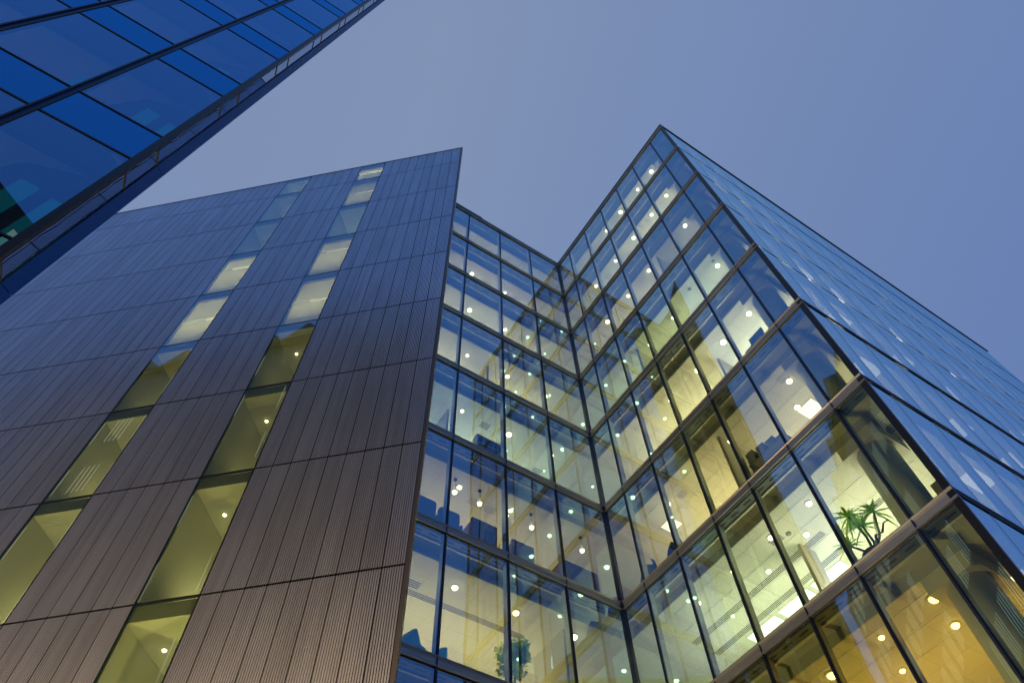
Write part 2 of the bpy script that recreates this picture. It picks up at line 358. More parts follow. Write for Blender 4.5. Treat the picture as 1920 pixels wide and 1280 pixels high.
# parapets
b = MB(); b.profile(F1, 0, 8.755, [(-.1, .0), (.0, .051), (.06, .051), (.06, .14), (-.1, .14)], LV[0]); b.profile(F2, 0, 9.2, [(-.1, .0), (.0, .051), (.06, .051), (.06, .14), (-.1, .14)], LV[0])
b.profile(F3, 0, C3L, [(-.1, .0), (.0, .051), (.04, .051), (.04, .14), (-.1, .14)], LV[0]); b.build('parapet', M_mull, C)
b = MB(); b.box(F1, 0.2, 3.95, .35, 1.6, LV[0] + .05, LV[0] + 1.35); b.box(F1, 0.2, 3.97, .33, 1.62, LV[0] + 1.351, LV[0] + 1.45); b.build('roof_plant_screen', M_roof, C)
# round columns with square capitals in the outer corner, one per storey
for k in range(8):
    zt, zb = LV[k] - .62, LV[k + 1] + .04
    c = F2.xy(8.02, 1.12)
    b = MB(); b.lathe((c[0], c[1], 0), [(.43, zb), (.43, zt - .34)], 40); b.build('round_column', M_col, C, True)
    b = MB(); b.box(F2, 7.45, 8.53, .63, 1.75, zt - .339, zt - .002); b.build('column_capital', M_wall, C)
# fill lights added to brighten the ceilings, on stands put in to carry them
WARM = (1.0, 0.82, 0.50); PEACH = (1.0, 0.78, 0.46); YEL = (1.0, 0.56, 0.08); CREAM = (1.0, 0.88, 0.54); COOL = (0.90, 1.0, 0.82); GRN = (0.92, 1.0, 0.62); WHT = (1, 0.97, 0.85)
TAB = [  # C1, C2 near the inner corner, C2 near the outer corner : (power, colour)
    ((230, CREAM), (130, CREAM), (150, CREAM)),
    ((230, WARM), (170, CREAM), (200, CREAM)),
    ((260, CREAM), (170, WARM), (45, CREAM)),
    ((280, CREAM), (170, GRN), (120, COOL)),
    ((200, COOL), (210, WARM), (220, WHT)),
    ((120, PEACH), (170, PEACH), (60, PEACH)),
    ((170, (1.0, .80, .36)), (150, COOL), (150, WHT)),
    ((90, (1, .7, .25)), (60, YEL), (62, YEL))]
KP = 0.78
for k in range(8):
    z = LV[k + 1] + .04
    (p1, c1), (p2, c2), (p3, c3) = TAB[k]
    for fr, a0, a1, p, c in ((F1, 1.4, 8.6, p1, c1), (F2, 0.6, 4.3, p2, c2), (F2, 4.7, 7.2, p3, c3)):
        b = MB(); b.box(fr, a0, a1, 2.7, 3.1, z, z + .75); b.build('added_light_stand', M_wall, C)
        area('added_fill_light', fr, a0 + .1, a1 - .1, 2.9, z + .78, .3, p * KP, c, parent=C)
    for j, (a0, a1) in enumerate(((2.5, 6.5), (9.5, 14), (17, 22))):
        if k >= 1:
            area('added_fill_light', F3, a0, a1, 1.6, z + .78, .3, (100 if k < 7 else 40) * KP, CREAM if k < 7 else YEL, parent=C)
            b = MB(); b.box(F3, a0 - .1, a1 + .1, 1.4, 1.8, z, z + .75); b.build('added_light_stand', M_wall, C)
# linear slot diffusers
for k, fr, a0, a1, d in ((6, F1, 1.2, 6.6, 1.9), (6, F2, .3, 5.4, 2.15), (6, F2, .3, 5.4, 3.0), (6, F2, 5.5, 7.0, 2.6)):
    b = MB()
    for j in range(4): b.box(fr, a0, a1, d + j * .055, d + j * .055 + .022, LV[k] - .625, LV[k] - .619)
    b.build('slot_diffuser', M_slot, C)

# cross walls and glazed partitions that divide the floors, air grilles in the ceilings
for k, fr, s, d0, d1, gl in ((0, F1, 5.0, 1.6, 2.6, 0), (1, F2, 4.0, 1.3, 2.6, 0), (2, F2, 5.3, .75, 2.6, 0), (3, F1, 4.9, 1.2, 2.6, 0), (3, F2, 2.6, .9, 2.6, 0), (4, F1, 3.4, 1.4, 2.6, 0), (4, F2, 5.3, 1.5, 2.6, 0),
                            (5, F2, 4.5, .8, 2.6, 0), (6, F2, 4.7, 2.0, 2.6, 1), (6, F1, 7.4, 1.1, 2.6, 0), (7, F2, 3.9, .9, 2.6, 0)):
    b = MB(); b.box(fr, s, s + .09, d0, d1 - .02, LV[k + 1] + .045, LV[k] - .622); b.build('partition_wall', M_wall, C)
gr = random.Random(4)
for k in range(8):
    for fr, L0 in ((F1, 8.0), (F2, 8.4)):
        b = MB()
        for q in range(2):
            s = gr.uniform(.8, L0); d = gr.uniform(.8, 2.2); n_ = 4
            for j in range(n_): b.box(fr, s, s + .36, d + j * .07, d + j * .07 + .035, LV[k] - .626, LV[k] - .6195)
        b.build('air_grille', M_soff if k in (4, 6) else M_drop, C)
    if k >= 3:
        b = MB()
        for q in range(3): b.box(F2, .5, 8.3, .95 + q * .72, .97 + q * .72, LV[k] - .628, LV[k] - .6195)
        b.build('ceiling_rail', M_trim, C)

# ------------------------------------------------------------------ ceiling lamps
ORD = ['top', 'second', 'third', 'fourth', 'fifth', 'sixth', 'seventh', 'eighth']
CNT = ['nearest', 'second', 'third', 'fourth', 'fifth', 'sixth', 'seventh']
def dome(name):
    b = MB()
    b.lathe((0, 0, 0), [(.105, 0), (.105, -.018), (.08, -.022)], 20, 1)
    b.lathe((0, 0, 0), [(.078, -.018), (.076, -.04), (.062, -.065), (.04, -.08), (.01, -.086)], 18, 0)
    return b
protos = {}
def downlight(fr, s, d, k, label):
    key = k == 7; proto = protos.get(key)
    if proto is None:
        o = protos[key] = dome('d').build('downlight', [M_lampw if key else M_lamp, M_trim])
    else:
        o = proto.copy(); S.collection.objects.link(o)
    o.location = fr.p(s + rnd.uniform(-.08, .08), d, LV[k] - .621); o.scale = [rnd.choice((.8, .95, 1.05, 1.25))] * 3; tag(o, label, 'ceiling light', 'round downlights in the glass office ceilings')
for k in range(8):
    for j, s in enumerate((7.785, 5.86, 3.96, 2.15)):
        downlight(F1, s, 1.2, k, 'round downlight, %s storey from the roof, left wing, %s to the inner corner' % (ORD[k], CNT[j]))
    for j, s in enumerate((1.61, 3.2, 4.6, 6.0, 7.2)):
        if (k, j) in ((2, 3), (3, 3), (5, 3), (0, 0), (6, 4)): continue
        downlight(F2, s, (0.85 if k < 3 else 1.2), k, 'round downlight, %s storey from the roof, right wing, %s to the inner corner' % (ORD[k], CNT[j]))
for k, s, d, t in ((5, 6.69, 2.05, 'beside the square light panel'), (6, 3.6, 2.0, 'behind the slot diffuser'), (6, 5.2, 1.9, 'left of the spiky palm'),
                   (7, 6.97, 2.2, 'on the yellow ceiling of the right wing'), (7, 5.4, 2.4, 'deep in the yellow room')):
    downlight(F2, s, d, k, 'round downlight %s, %s storey from the roof' % (t, ORD[k]))
def panel(s, d, k, w_, l_, label):
    b = MB(); z = LV[k] - .62
    b.box(F2, s - w_ / 2, s + w_ / 2, d - l_ / 2, d + l_ / 2, z - .012, z - .002, 0)
    for a0, a1, e0, e1 in ((-w_ / 2 - .02, w_ / 2 + .02, -l_ / 2 - .02, -l_ / 2), (-w_ / 2 - .02, w_ / 2 + .02, l_ / 2, l_ / 2 + .02), (-w_ / 2 - .02, -w_ / 2, -l_ / 2, l_ / 2), (w_ / 2, w_ / 2 + .02, -l_ / 2, l_ / 2)):
        b.box(F2, s + a0, s + a1, d + e0, d + e1, z - .016, z - .001, 1)
    o = b.build('light_panel', [M_panel, M_trim]); tag(o, label, 'ceiling light', 'square light panels in the right wing ceilings')
panel(1.0, 1.9, 5, .5, .5, 'square light panel on the peach ceiling near the inner corner')
panel(6.8, 1.55 + .9, 5, .55, .55, 'square light panel above the paper stacks in the right wing')
panel(4.35, 3.0 + .75, 6, 1.1, .8, 'big bright light panel in the white room below the plants, rightmost of three')
panel(3.1, 3.0 + .75, 6, 1.1, .8, 'big bright light panel in the white room, middle of three')
panel(1.85, 3.0 + .75, 6, 1.1, .8, 'big bright light panel in the white room, leftmost of three')

def panel3(s, k, label):
    b = MB(); z = LV[k] - .62; b.box(F3, s, s + .9, .30, .75, z - .012, z - .002, 0); b.box(F3, s - .03, s + .93, .27, .299, z - .016, z - .001, 1); b.box(F3, s - .03, s + .93, .751, .78, z - .016, z - .001, 1)
    o = b.build('light_panel', [M_panel, M_trim]); tag(o, label, 'ceiling light', 'ceiling panels behind the receding side wall')
for k in (3, 4, 5, 6, 7):
    for j in range(4):
        panel3(3.0 + j * 3.4 + gr.uniform(-1.0, 1.0), k, 'ceiling panel behind the side wall, %s storey from roof, %s to outer corner' % (ORD[k], CNT[j]))

# pendant lamps, left wing, sixth storey
M_bottle = mat('pendant_glass', (0.85, 0.88, 0.85), 0.15, emit=(1.0, 0.9, 0.7), es=0.5)
M_bulb = mat('pendant_bulb', (1, 1, 1), 0.4, emit=(1.0, 0.9, 0.7), es=9)
for j, s in enumerate((3.70, 4.58, 5.55, 6.49, 8.43)):
    p = F1.p(s, 1.0, 0); zc = LV[5] - .62; zl = 18.42
    t = empty('pendant_lamp', (p[0], p[1], zc), 'glass bottle pendant lamp in the left wing, %s from the bronze wall' % (['first', 'second', 'third', 'fourth', 'fifth'][j]), 'pendant lamp', 'pendant lamps in the left wing')
    b = MB(); b.lathe((p[0], p[1], zc), [(.06, -.002), (.06, -.03), (.01, -.05)], 12); b.build('ceiling_rose', M_blk, t)
    b = MB(); b.tube([(p[0], p[1], zc - .04), (p[0] + .015, p[1], (zc + zl) / 2), (p[0], p[1], zl + .18)], .006, 5); b.build('cord', M_blk, t)
    b = MB(); b.lathe((p[0], p[1], zl), [(.022, .20), (.03, .12), (.05, .09), (.085, .03), (.088, 0), (.075, -.01)], 16); b.build('shade', M_bottle, t, True)
    b = MB(); b.lathe((p[0], p[1], zl - .03), [(.01, .04), (.05, .03), (.072, 0), (.06, -.04), (.03, -.065), (.005, -.07)], 14); b.build('bulb', M_bulb, t, True)

# ------------------------------------------------------------------ bronze ribbed building
bc = Vector((-2.3274, 10.9939)); a = 3.0005; v = Vector((math.cos(a), math.sin(a))); bb = Vector((math.sin(a), -math.cos(a)))
FB = Fr(bc, v, bb)
PW = 0.4725
HB = [41.83, 39.28, 35.36, 31.42, 27.53, 23.58, 19.73, 15.81, 11.91, 8.01, 4.11, 0.15]
Bt = empty('bronze_clad_building', (bc.x, bc.y, 0), 'ribbed bronze metal clad block with two slanting columns of windows, left of the glass office', 'office building')
def ribs(c0, c1, z0, z1):
    b = MB(); nr = 9
    for c in range(c0, c1):
        s0 = c * PW + .010; s1 = (c + 1) * PW - .010; p = (s1 - s0) / nr
        pts = []
        for r in range(nr):
            x = s0 + r * p
            pts += [(x, .0), (x + p * .66, .0), (x + p * .68, .040), (x + p * .98, .040)]
        pts.append((s1, 0.0))
        n = len(pts)
        b.add([FB.p(x, d, z0 + .026) for x, d in pts] + [FB.p(x, d, z1 - .026) for x, d in pts], [(i, i + 1, n + i + 1, n + i) for i in range(n - 1)], 0)
        for r_ in range(nr): b.m[len(b.m) - (n - 1) + 4 * r_ + 2] = 1
    b.box(FB, c0 * PW, c1 * PW, .05, .07, z0, z1, 1)
    return b
NC = 54
for r in range(11):
    zt, zb = HB[r], HB[r + 1]
    for c0, c1 in ((0, 9), (12, 18), (21, NC)):
        ribs(c0, c1, zb, zt).build('ribbed_cladding', [M_rib, M_joint], Bt)
b = MB(); b.box(FB, -.10, -.012, -.012, .09, HB[11], HB[0] + .02); b.build('edge_trim', mat('edge_trim_metal', (0.20, 0.17, 0.16), .4, .6), Bt)
b = MB(); b.box(FB, -.10, NC * PW, -.02, .085, HB[0] + .021, HB[0] + .06); b.build('roof_coping', M_mull, Bt)
def FBxy(l): return [FB.xy(*q) for q in l]
b = MB(); b.prism(FBxy([(0, .075), (4.24, .075), (4.24, 2.7), (1.95, .70)]), 0, HB[0]); b.prism(FBxy([(5.68, .075), (8.49, .075), (8.49, 2.9), (5.68, 2.9)]), 0, HB[0])
b.prism(FBxy([(9.94, .075), (NC * PW, .075), (NC * PW, 2.9), (9.94, 2.9)]), 0, HB[0]); b.prism(FBxy([(4.6, 2.903), (NC * PW, 2.903), (NC * PW, 14), (14.5, 14)]), 0, HB[0])
b.build('wall_core', M_Bbody, Bt)
OL = (1.0, 0.83, 0.46)
BW = {2: [(230, CREAM), (150, CREAM), (45, COOL), (130, CREAM), (130, CREAM), (12, OL), (14, OL), (28, OL), (30, OL), (30, OL), (30, OL)],
      1: [(40, COOL), (36, COOL), (30, COOL), (230, CREAM), (200, CREAM), (16, OL), (28, OL), (34, OL), (30, OL), (30, OL), (30, OL)]}
M_blind = leafmat('blind_fabric', (.75, .73, .66), (.85, .82, .70))
M_room = mat('stair_room_wall', (0.62, 0.62, 0.56), 0.8)
lampn = 0
for st, c0 in ((2, 9), (1, 18)):
    for r in range(11):
        zt, zb = HB[r], HB[r + 1]; s0, s1 = c0 * PW, (c0 + 3) * PW; a0, a1 = s0 + .01, s1 - .01
        win = pane(FB, s0 + .006, s1 - .006, zb + .012, zt - .012, G_B, 'window', Bt, gw=.012)
        b = MB()
        b.box(FB, a0 + .001, a1 - .001, .45, 2.6, zt - .42, zt - .14); b.box(FB, a0 + .001, a1 - .001, .05, .447, zt - .42, zt - .03, 1)   # ceiling
        b.box(FB, a0, a0 + .03, .05, 2.6, zb, zt - .43); b.box(FB, a1 - .03, a1, .05, 2.6, zb, zt - .43); b.box(FB, a0 + .031, a1 - .031, 2.45, 2.6, zb, zt - .43)
        b.build('window_reveal', [M_room, M_room], Bt)
        p, c = BW[st][r]
        if c is CREAM:   # pale roller blinds drawn behind the lit panes
            gap = zb + (zt - zb) * (.62, .55, .5, .66, .48)[min(r, 4)]
            for q0, q1 in ((zb + .06, gap - .10), (gap + .10, zt - .25)):
                b = MB(); b.box(FB, a0 + .035, a1 - .035, .14, .146, q0, q1); b.build('roller_blind', M_blind, Bt)
        area('added_fill_light', FB, a0 + .1, a1 - .1, 1.9, zb + .6, .3, p * (1.0 if c is OL else (.85 if c is CREAM else .42)), c, parent=Bt)  # fill light added behind each pane, no fitting, brightens the room
        if (st == 2 and r >= 5):
            b = dome('x'); o = b.build('stair_lamp', [M_lamp, M_trim]); o.scale = (.6, .6, .6); o.location = FB.p(s0 + 1.0, .95, zt - .421)
            tag(o, 'small round lamp behind the bronze wall windows, %s row from the top' % ['sixth', 'seventh', 'eighth', 'ninth', 'tenth', 'lowest'][r - 5], 'ceiling light', 'round lamps behind the bronze wall windows')

# ------------------------------------------------------------------ blue glass tower
a0 = Vector((-4.917, 2.671)); an = 3.7556; ua = Vector((math.cos(an), math.sin(an))); na = Vector((math.sin(an), -math.cos(an)))
FA = Fr(a0, ua, na)
A = empty('blue_glass_tower', (a0.x, a0.y, 0), 'dark blue glass tower cutting across the upper left corner of the view', 'office tower')
ZA = 11.41; TOP = 39.0; NA = 24; PA = 1.36
mbs, mbv = MB(), MB()
def apane(s0, s1, z0, z1, g, name, mb):
    if mb is not None: pane(FA, s0, s1, z0, z1, g, gw=0, mb=mb)
    else: pane(FA, s0, s1, z0, z1, g, name, A, gw=0)
for k in range(-3, 8):
    zs = ZA + 3.9 * k
    for c in range(NA):
        near = c < 4 and k >= -1
        s0 = .10 + (c * PA if c else 0) - (.10 if c else 0); s1 = (c + 1) * PA
        s0 = c * PA + (.10 if c == 0 else .06); s1 = (c + 1) * PA - .06
        z1 = min(zs + 1.09, TOP)
        apane(s0, s1, max(0, zs + .02), z1 - .02, G_AS, 'spandrel_panel', None if near else mbs)
        if zs + 1.1 < TOP - 1: apane(s0, s1, zs + 1.11, min(zs + 3.88, TOP), G_A, 'window_pane', None if near else mbv)
o = mbs.build('spandrel_glazing', [G_AS, CLR, M_gask], A); o['kind'] = 'stuff'
o = mbv.build('far_glazing', [G_A, CLR, M_gask], A); o['kind'] = 'stuff'
for c in range(0, NA + 1):
    b = MB(); s = c * PA
    if c == 0: b.box(FA, 0.0, .07, -.02, .07, 0, TOP); b.box(FA, .07, .10, -.006, .07, 0, TOP)
    else:
        b.box(FA, s - .058, s - .030, -.015, .08, 0, TOP); b.box(FA, s + .030, s + .058, -.015, .08, 0, TOP); b.box(FA, s - .030, s + .030, .012, .08, 0, TOP, 1)
    b.build('mullion', [M_Adk, M_navy], A)
for k in range(-3, 8):
    zs = ZA + 3.9 * k
    for z in (zs, zs + 1.09):
        if 0 < z < TOP:
            b = MB()
            for c in range(NA): b.box(FA, c * PA + (.10 if c == 0 else .055), (c + 1) * PA - .055, -.012, .05, z - .018, z + .018)
            b.build('transom', M_Adk, A)
# angled return: glass strip, then navy chamfer
r1 = a0 + Vector((-.114, .266)); r2 = a0 + Vector((-.064, .417))
FR = Fr(a0, r1 - a0, Vector((-(r1 - a0).y, (r1 - a0).x))); LR = (r1 - a0).length
FN = Fr(r1, r2 - r1, Vector((-(r2 - r1).y, (r2 - r1).x))); LN = (r2 - r1).length
for k in range(-3, 8):
    zs = ZA + 3.9 * k - .345
    for z0, z1 in ((zs, zs + 1.09), (zs + 1.09, zs + 3.9)):
        if z1 < 0: continue
        z0 = max(z0, 0.1); z1 = min(z1, TOP)
        if z1 - z0 > .2:
            b = MB(); b.box(FR, .02, LR - .01, .012, .03, z0 + .02, z1 - .02, 0); b.box(FR, .02, LR - .01, .0, .04, z0 - .018, z0 + .018, 1)
            b.build('return_glass', [G_AR, M_Adk], A)
    z0 = max(zs + 1.09 - 3.9, 0); z1 = min(zs + 1.09, TOP)
    b = MB(); b.box(FN, 0.004, LN, 0, .05, z0 + .006, z1 - .006); b.build('navy_panel', M_navy, A)
b = MB(); b.box(FN, 0.0, LN, .052, .10, 0, TOP); b.build('backing', M_Adk, A)
a3 = (-16.0, 4.15); a4 = (-33, 6.0); a5 = FA.xy(NA * PA, 0)
b = MB()
def wallseg(p, q, th=.2):
    f = Fr(p, Vector(q) - Vector(p), Vector(((Vector(q) - Vector(p)).y * -1, (Vector(q) - Vector(p)).x))); return f, (Vector(q) - Vector(p)).length
polyA = [tuple(a0), tuple(r1), tuple(r2), a3, a4, a5]
inA = inset(polyA[::-1], [.05] * 6)
# storey slabs and ceilings
for k in range(-2, 8):
    zs = ZA + 3.9 * k
    pol = [FA.xy(.15, .09), FA.xy(NA * PA, .09), (-32.8, 5.8), (-16, 4.0), (-5.3, 3.0)]
    b = MB(); b.prism(pol, zs + .15, min(zs + 1.0, TOP - .1)); b.build('floor_slab', M_Awl, A)
    pol2 = [FA.xy(.45, .55), FA.xy(NA * PA, .55), (-32.8, 5.6), (-16, 3.7), (-6.4, 2.6)]
    b = MB(); b.prism(pol2, zs + .02, zs + .148); b.build('ceiling', M_Acl, A)
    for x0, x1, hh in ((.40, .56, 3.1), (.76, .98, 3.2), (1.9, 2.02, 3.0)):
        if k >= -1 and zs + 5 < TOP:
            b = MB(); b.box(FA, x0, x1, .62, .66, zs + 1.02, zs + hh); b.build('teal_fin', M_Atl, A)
    if k >= -1:
        area('added_fill_light', FA, .8, 8.0, 1.6, zs - 2.2, .3, 17, (1.0, .82, .82), parent=A)  # added fill with no fitting, lifts the tower ceilings
b = MB()
fb, Lb = wallseg(tuple(r2), a3); b.box(fb, 0.20, Lb, .0, .15, 0, TOP)
fb2, Lb2 = wallseg(a3, a4); b.box(fb2, 0, Lb2, 0, .15, 0, TOP)
fb3, Lb3 = wallseg(a4, a5); b.box(fb3, 0, Lb3, 0, .15, 0, TOP)
for fi, (ff, LL) in enumerate(((fb, Lb), (fb2, Lb2))):
    for k in range(-2, 7):
        zs = ZA + 3.9 * k; s = .8
        while s < LL - 1.6:
            if rnd.random() < .75:
                wb = MB(); [wb.box(ff, s + q * .26, s + q * .26 + .045, -.02, -.001, zs + 1.3, zs + 3.2) for q in range(4)]; wb.build('lit_slot_window', M_rearlit, A)
            s += 1.6
b.build('rear_wall', mat('tower_rear_cladding', (0.05, 0.06, 0.05), .4, .2, noise=.2), A)
b = MB(); b.prism([FA.xy(.0, .1), FA.xy(NA * PA, .1), (-32.9, 5.9), (-16, 4.1), (-5.0, 3.06)], TOP - .08, TOP); b.build('roof', M_roof, A)
# pitched rooflights along the rear parapet
b = MB()
for j in range(7):
    x0 = -10.6 - j * 2.6; y0 = 3.5 + (-x0 - 5) * .095
    b.add([(x0, y0, TOP), (x0 - 2.6, y0 + .25, TOP), (x0 - 1.3, y0 + .12, TOP + 1.5), (x0, y0 - 3, TOP), (x0 - 2.6, y0 - 2.75, TOP), (x0 - 1.3, y0 - 2.9, TOP + 1.5)], [(0, 1, 2), (3, 5, 4), (0, 2, 5, 3), (1, 4, 5, 2), (0, 3, 4, 1)])
b.build('rooflight', mat('rooflight_metal', (.06, .07, .06), .5), A)

# ------------------------------------------------------------------ block across the street (seen in the tower's glass)
E_ = empty('brick_office_block', (0, -20, 0), 'dark brick block across the street, mirrored in the blue tower glass', 'office building')
FE = Fr((9, -20), (-1, 0), (0, -1))
M_brick = mat('dark_brick', (0.07, 0.045, 0.035), 0.85, noise=0.3, nscale=4)
M_litw = mat('lit_window', (0.2, 0.18, 0.12), .3, emit=(1.0, .72, .35), es=0.55)
M_dkw = mat('dark_window', (0.02, 0.025, 0.03), .1)
b = MB(); b.box(FE, 0, 24, 0, 10, 0, 39.0); b.build('wall', M_brick, E_)
for fl in range(10):
    for c in range(8):
        lit = rnd.random() < .35
        b = MB(); s = 1.0 + c * 2.85; z = 1.2 + fl * 3.8; b.box(FE, s, s + 1.6, -.03, .0, z, z + 2.1, 0); b.box(FE, s - .08, s + 1.68, -.09, -.0, z - .14, z - .02, 1)
        b.build('window', [M_litw if lit else M_dkw, M_band], E_)

# ------------------------------------------------------------------ things inside the glass office
def leaf_cloud(b, c, rx, rz, n, L, mi=0, seed=1):
    rr = random.Random(seed)
    for _ in range(n):
        while True:
            q = Vector((rr.uniform(-1, 1), rr.uniform(-1, 1), rr.uniform(-1, 1)))
            if q.length <= 1 and q.length > .25: break
        p = Vector(c) + Vector((q.x * rx, q.y * rx, q.z * rz))
        d = (q + Vector((rr.uniform(-.7, .7), rr.uniform(-.7, .7), rr.uniform(-1.1, .3)))).normalized(); s = d.cross(Vector((rr.uniform(-1, 1), rr.uniform(-1, 1), rr.uniform(-1, 1)))).normalized()
        l = L * rr.uniform(.7, 1.3); t = d.cross(s) * l * .12
        b.add([p, p + d * l * .5 + s * l * .22 + t, p + d * l, p + d * l * .5 - s * l * .22 + t], [(0, 1, 2, 3)], mi)
M_leaf = leafmat('ficus_leaf', (0.34, 0.55, 0.12), (0.65, 0.95, 0.14))
M_pot = mat('brown_pot', (.16, .10, .06), .5); M_bark = mat('bark', (.30, .22, .12), .8, noise=.3, nscale=20); M_spk = leafmat('palm_leaf', (0.24, 0.50, 0.06), (0.58, 0.95, 0.10))
p = F1.p(8.755 - 3.36, .62, LV[7] + .045)
t = empty('potted_ficus', p, 'round bushy ficus tree in a pot behind the bottom left wing glass', 'potted plant')
b = MB(); b.lathe(p, [(.16, 0), (.22, .05), (.24, .42), (.20, .44)], 20); b.build('pot', M_pot, t, True)
b = MB(); b.tube([(p[0], p[1], p[2] + .35), (p[0] + .03, p[1], p[2] + .7), (p[0], p[1], p[2] + 1.05)], [.035, .03, .02]); b.tube([(p[0], p[1], p[2] + .8), (p[0] + .15, p[1] + .1, p[2] + 1.2)], [.015, .008]); b.tube([(p[0], p[1], p[2] + .8), (p[0] - .16, p[1] - .08, p[2] + 1.25)], [.015, .008]); b.build('trunk', M_bark, t)
b = MB(); fr_ = random.Random(9)
for q in range(16):
    leaf_cloud(b, (p[0] + fr_.uniform(-.26, .26), p[1] + fr_.uniform(-.26, .26), p[2] + 1.2 + fr_.uniform(-.38, .36)), .20, .17, 80, .12, seed=30 + q)
b.build('crown', M_leaf, t)
p = F1.p(8.755 - .42, .55, LV[2] + .045)
t = empty('potted_plant', p, 'small leafy plant beside the inner corner, second storey from the roof', 'potted plant')
b = MB(); b.lathe(p, [(.14, 0), (.18, .4), (.15, .42)], 16); b.build('pot', M_pot, t, True)
b = MB(); leaf_cloud(b, (p[0], p[1], p[2] + .75), .36, .36, 220, .15, seed=5); b.build('foliage', M_leaf, t)
# spiky dragon palm
p = F2.p(6.98, .62, LV[7] + .045)
t = empty('dragon_palm', p, 'spiky dragon palm with several leaf heads on twisted stems behind the right wing glass', 'potted plant')
b = MB(); b.lathe(p, [(.20, 0), (.25, .04), (.28, .42), (.24, .44)], 20); b.build('pot', M_pot, t, True)
heads = [((-.12, .05, 1.62), 40, .50), ((.42, .05, 1.28), 30, .42), ((-.42, .0, .98), 26, .40), ((.02, .12, 1.25), 26, .44)]
b = MB()
for (ds, dd, dz), n, L in heads:
    q = Vector(F2.p(6.98 + ds, .62 + dd, p[2] + dz)); o_ = Vector((p[0], p[1], p[2] + .4))
    mid = (q + o_) / 2 + Vector((.05, -.04, -.10)); b.tube([o_, mid, q], [.035, .028, .022])
q = [Vector(F2.p(6.98 + x, .6, p[2] + z)) for x, z in ((.1, .45), (.22, .75), (.38, .70), (.5, .86), (.62, .84))]; b.tube(q, [.03, .03, .025, .02, .012])
b.build('stem', M_bark, t)
rr = random.Random(11)
for (ds, dd, dz), n, L in heads:
    b = MB(); c = Vector(F2.p(6.98 + ds, .62 + dd, p[2] + dz))
    for i in range(n):
        az = rr.uniform(0, 6.283); el = rr.uniform(-.5, 1.35); l = L * rr.uniform(.75, 1.15)
        d = Vector((math.cos(az) * math.cos(el), math.sin(az) * math.cos(el), math.sin(el))); sd = Vector((-math.sin(az), math.cos(az), 0))
        pts = [c + d * l * f + Vector((0, 0, -1)) * l * .45 * f * f for f in (0, .3, .65, 1)]; ws = [.012, .026, .020, .002]
        vs = [];
        for q, wd in zip(pts, ws): vs += [q + sd * wd, q - sd * wd]
        b.add(vs, [(0, 1, 3, 2), (2, 3, 5, 4), (4, 5, 7, 6)])
    b.build('leaf_head', M_spk, t)
# teal shell chairs
def shell_chair(fr, s, d, z, rot, label, m, group, sc=1.0):
    p = fr.p(s, d, z); t = empty('shell_chair', p, label, 'chair', group)
    b = MB(); n, k = 9, 7; vs = []
    for j in range(k):
        f = j / (k - 1)
        for i in range(n):
            g = (i / (n - 1) - .5) * 2; wd = .33 * math.sqrt(max(0.02, 1 - (f * .95) ** 2.4)) * sc
            vs.append((g * wd, -.28 + f * .12 + .20 * (1 - g * g) * 1.0, .42 + f * .66 * sc))
    fs = [(j * n + i, j * n + i + 1, (j + 1) * n + i + 1, (j + 1) * n + i) for j in range(k - 1) for i in range(n - 1)]
    o2 = [(x, y - .03, zz) for x, y, zz in vs]; nv = len(vs)
    allv = vs + o2; fs2 = fs + [tuple(nv + q for q in f)[::-1] for f in fs]
    rim = [i for i in range(n)] + [j * n + n - 1 for j in range(1, k)] + [(k - 1) * n + i for i in range(n - 2, -1, -1)] + [j * n for j in range(k - 2, 0, -1)]
    fs2 += [(rim[i], rim[(i + 1) % len(rim)], nv + rim[(i + 1) % len(rim)], nv + rim[i]) for i in range(len(rim))]
    ca, sa = math.cos(rot), math.sin(rot)
    T = lambda q: (p[0] + q[0] * ca - q[1] * sa, p[1] + q[0] * sa + q[1] * ca, p[2] + q[2])
    b.add([T(q) for q in allv], fs2); b.build('backrest', m, t, True)
    b = MB(); b.lathe(T((0, 0, .40)), [(.20, 0), (.30, .02), (.31, .06), (.22, .08)], 22); b.build('seat', m, t, True)
    b = MB(); b.lathe(T((0, 0, 0)), [(.24, 0), (.22, .02), (.03, .04), (.03, .40)], 18); b.build('pedestal', M_trim, t, True)
M_teal = mat('teal_shell', (.10, .60, .42), .5)
shell_chair(F1, 8.755 - 5.98, .72, LV[7] + .045, math.radians(34.9 + 180), 'teal shell chair behind the glass beside the bronze wall, left of the two', M_teal, 'teal chairs in the bottom left wing')
shell_chair(F1, 8.755 - 5.05, .95, LV[7] + .045, math.radians(34.9 + 200), 'teal shell chair, right of the two beside the bronze wall', M_teal, 'teal chairs in the bottom left wing')
M_dk = mat('dark_leather', (.03, .02, .018), .4)
shell_chair(F2, .82, .75, LV[6] + .045, math.radians(-54.6), 'dark round backed chair near the inner corner below the square light panel', M_dk, 'dark chairs in the right wing', 1.15)
shell_chair(F2, 2.0, .75, LV[6] + .045, math.radians(-54.6), 'dark round backed chair partly hidden behind a mullion, right wing', M_dk, 'dark chairs in the right wing')
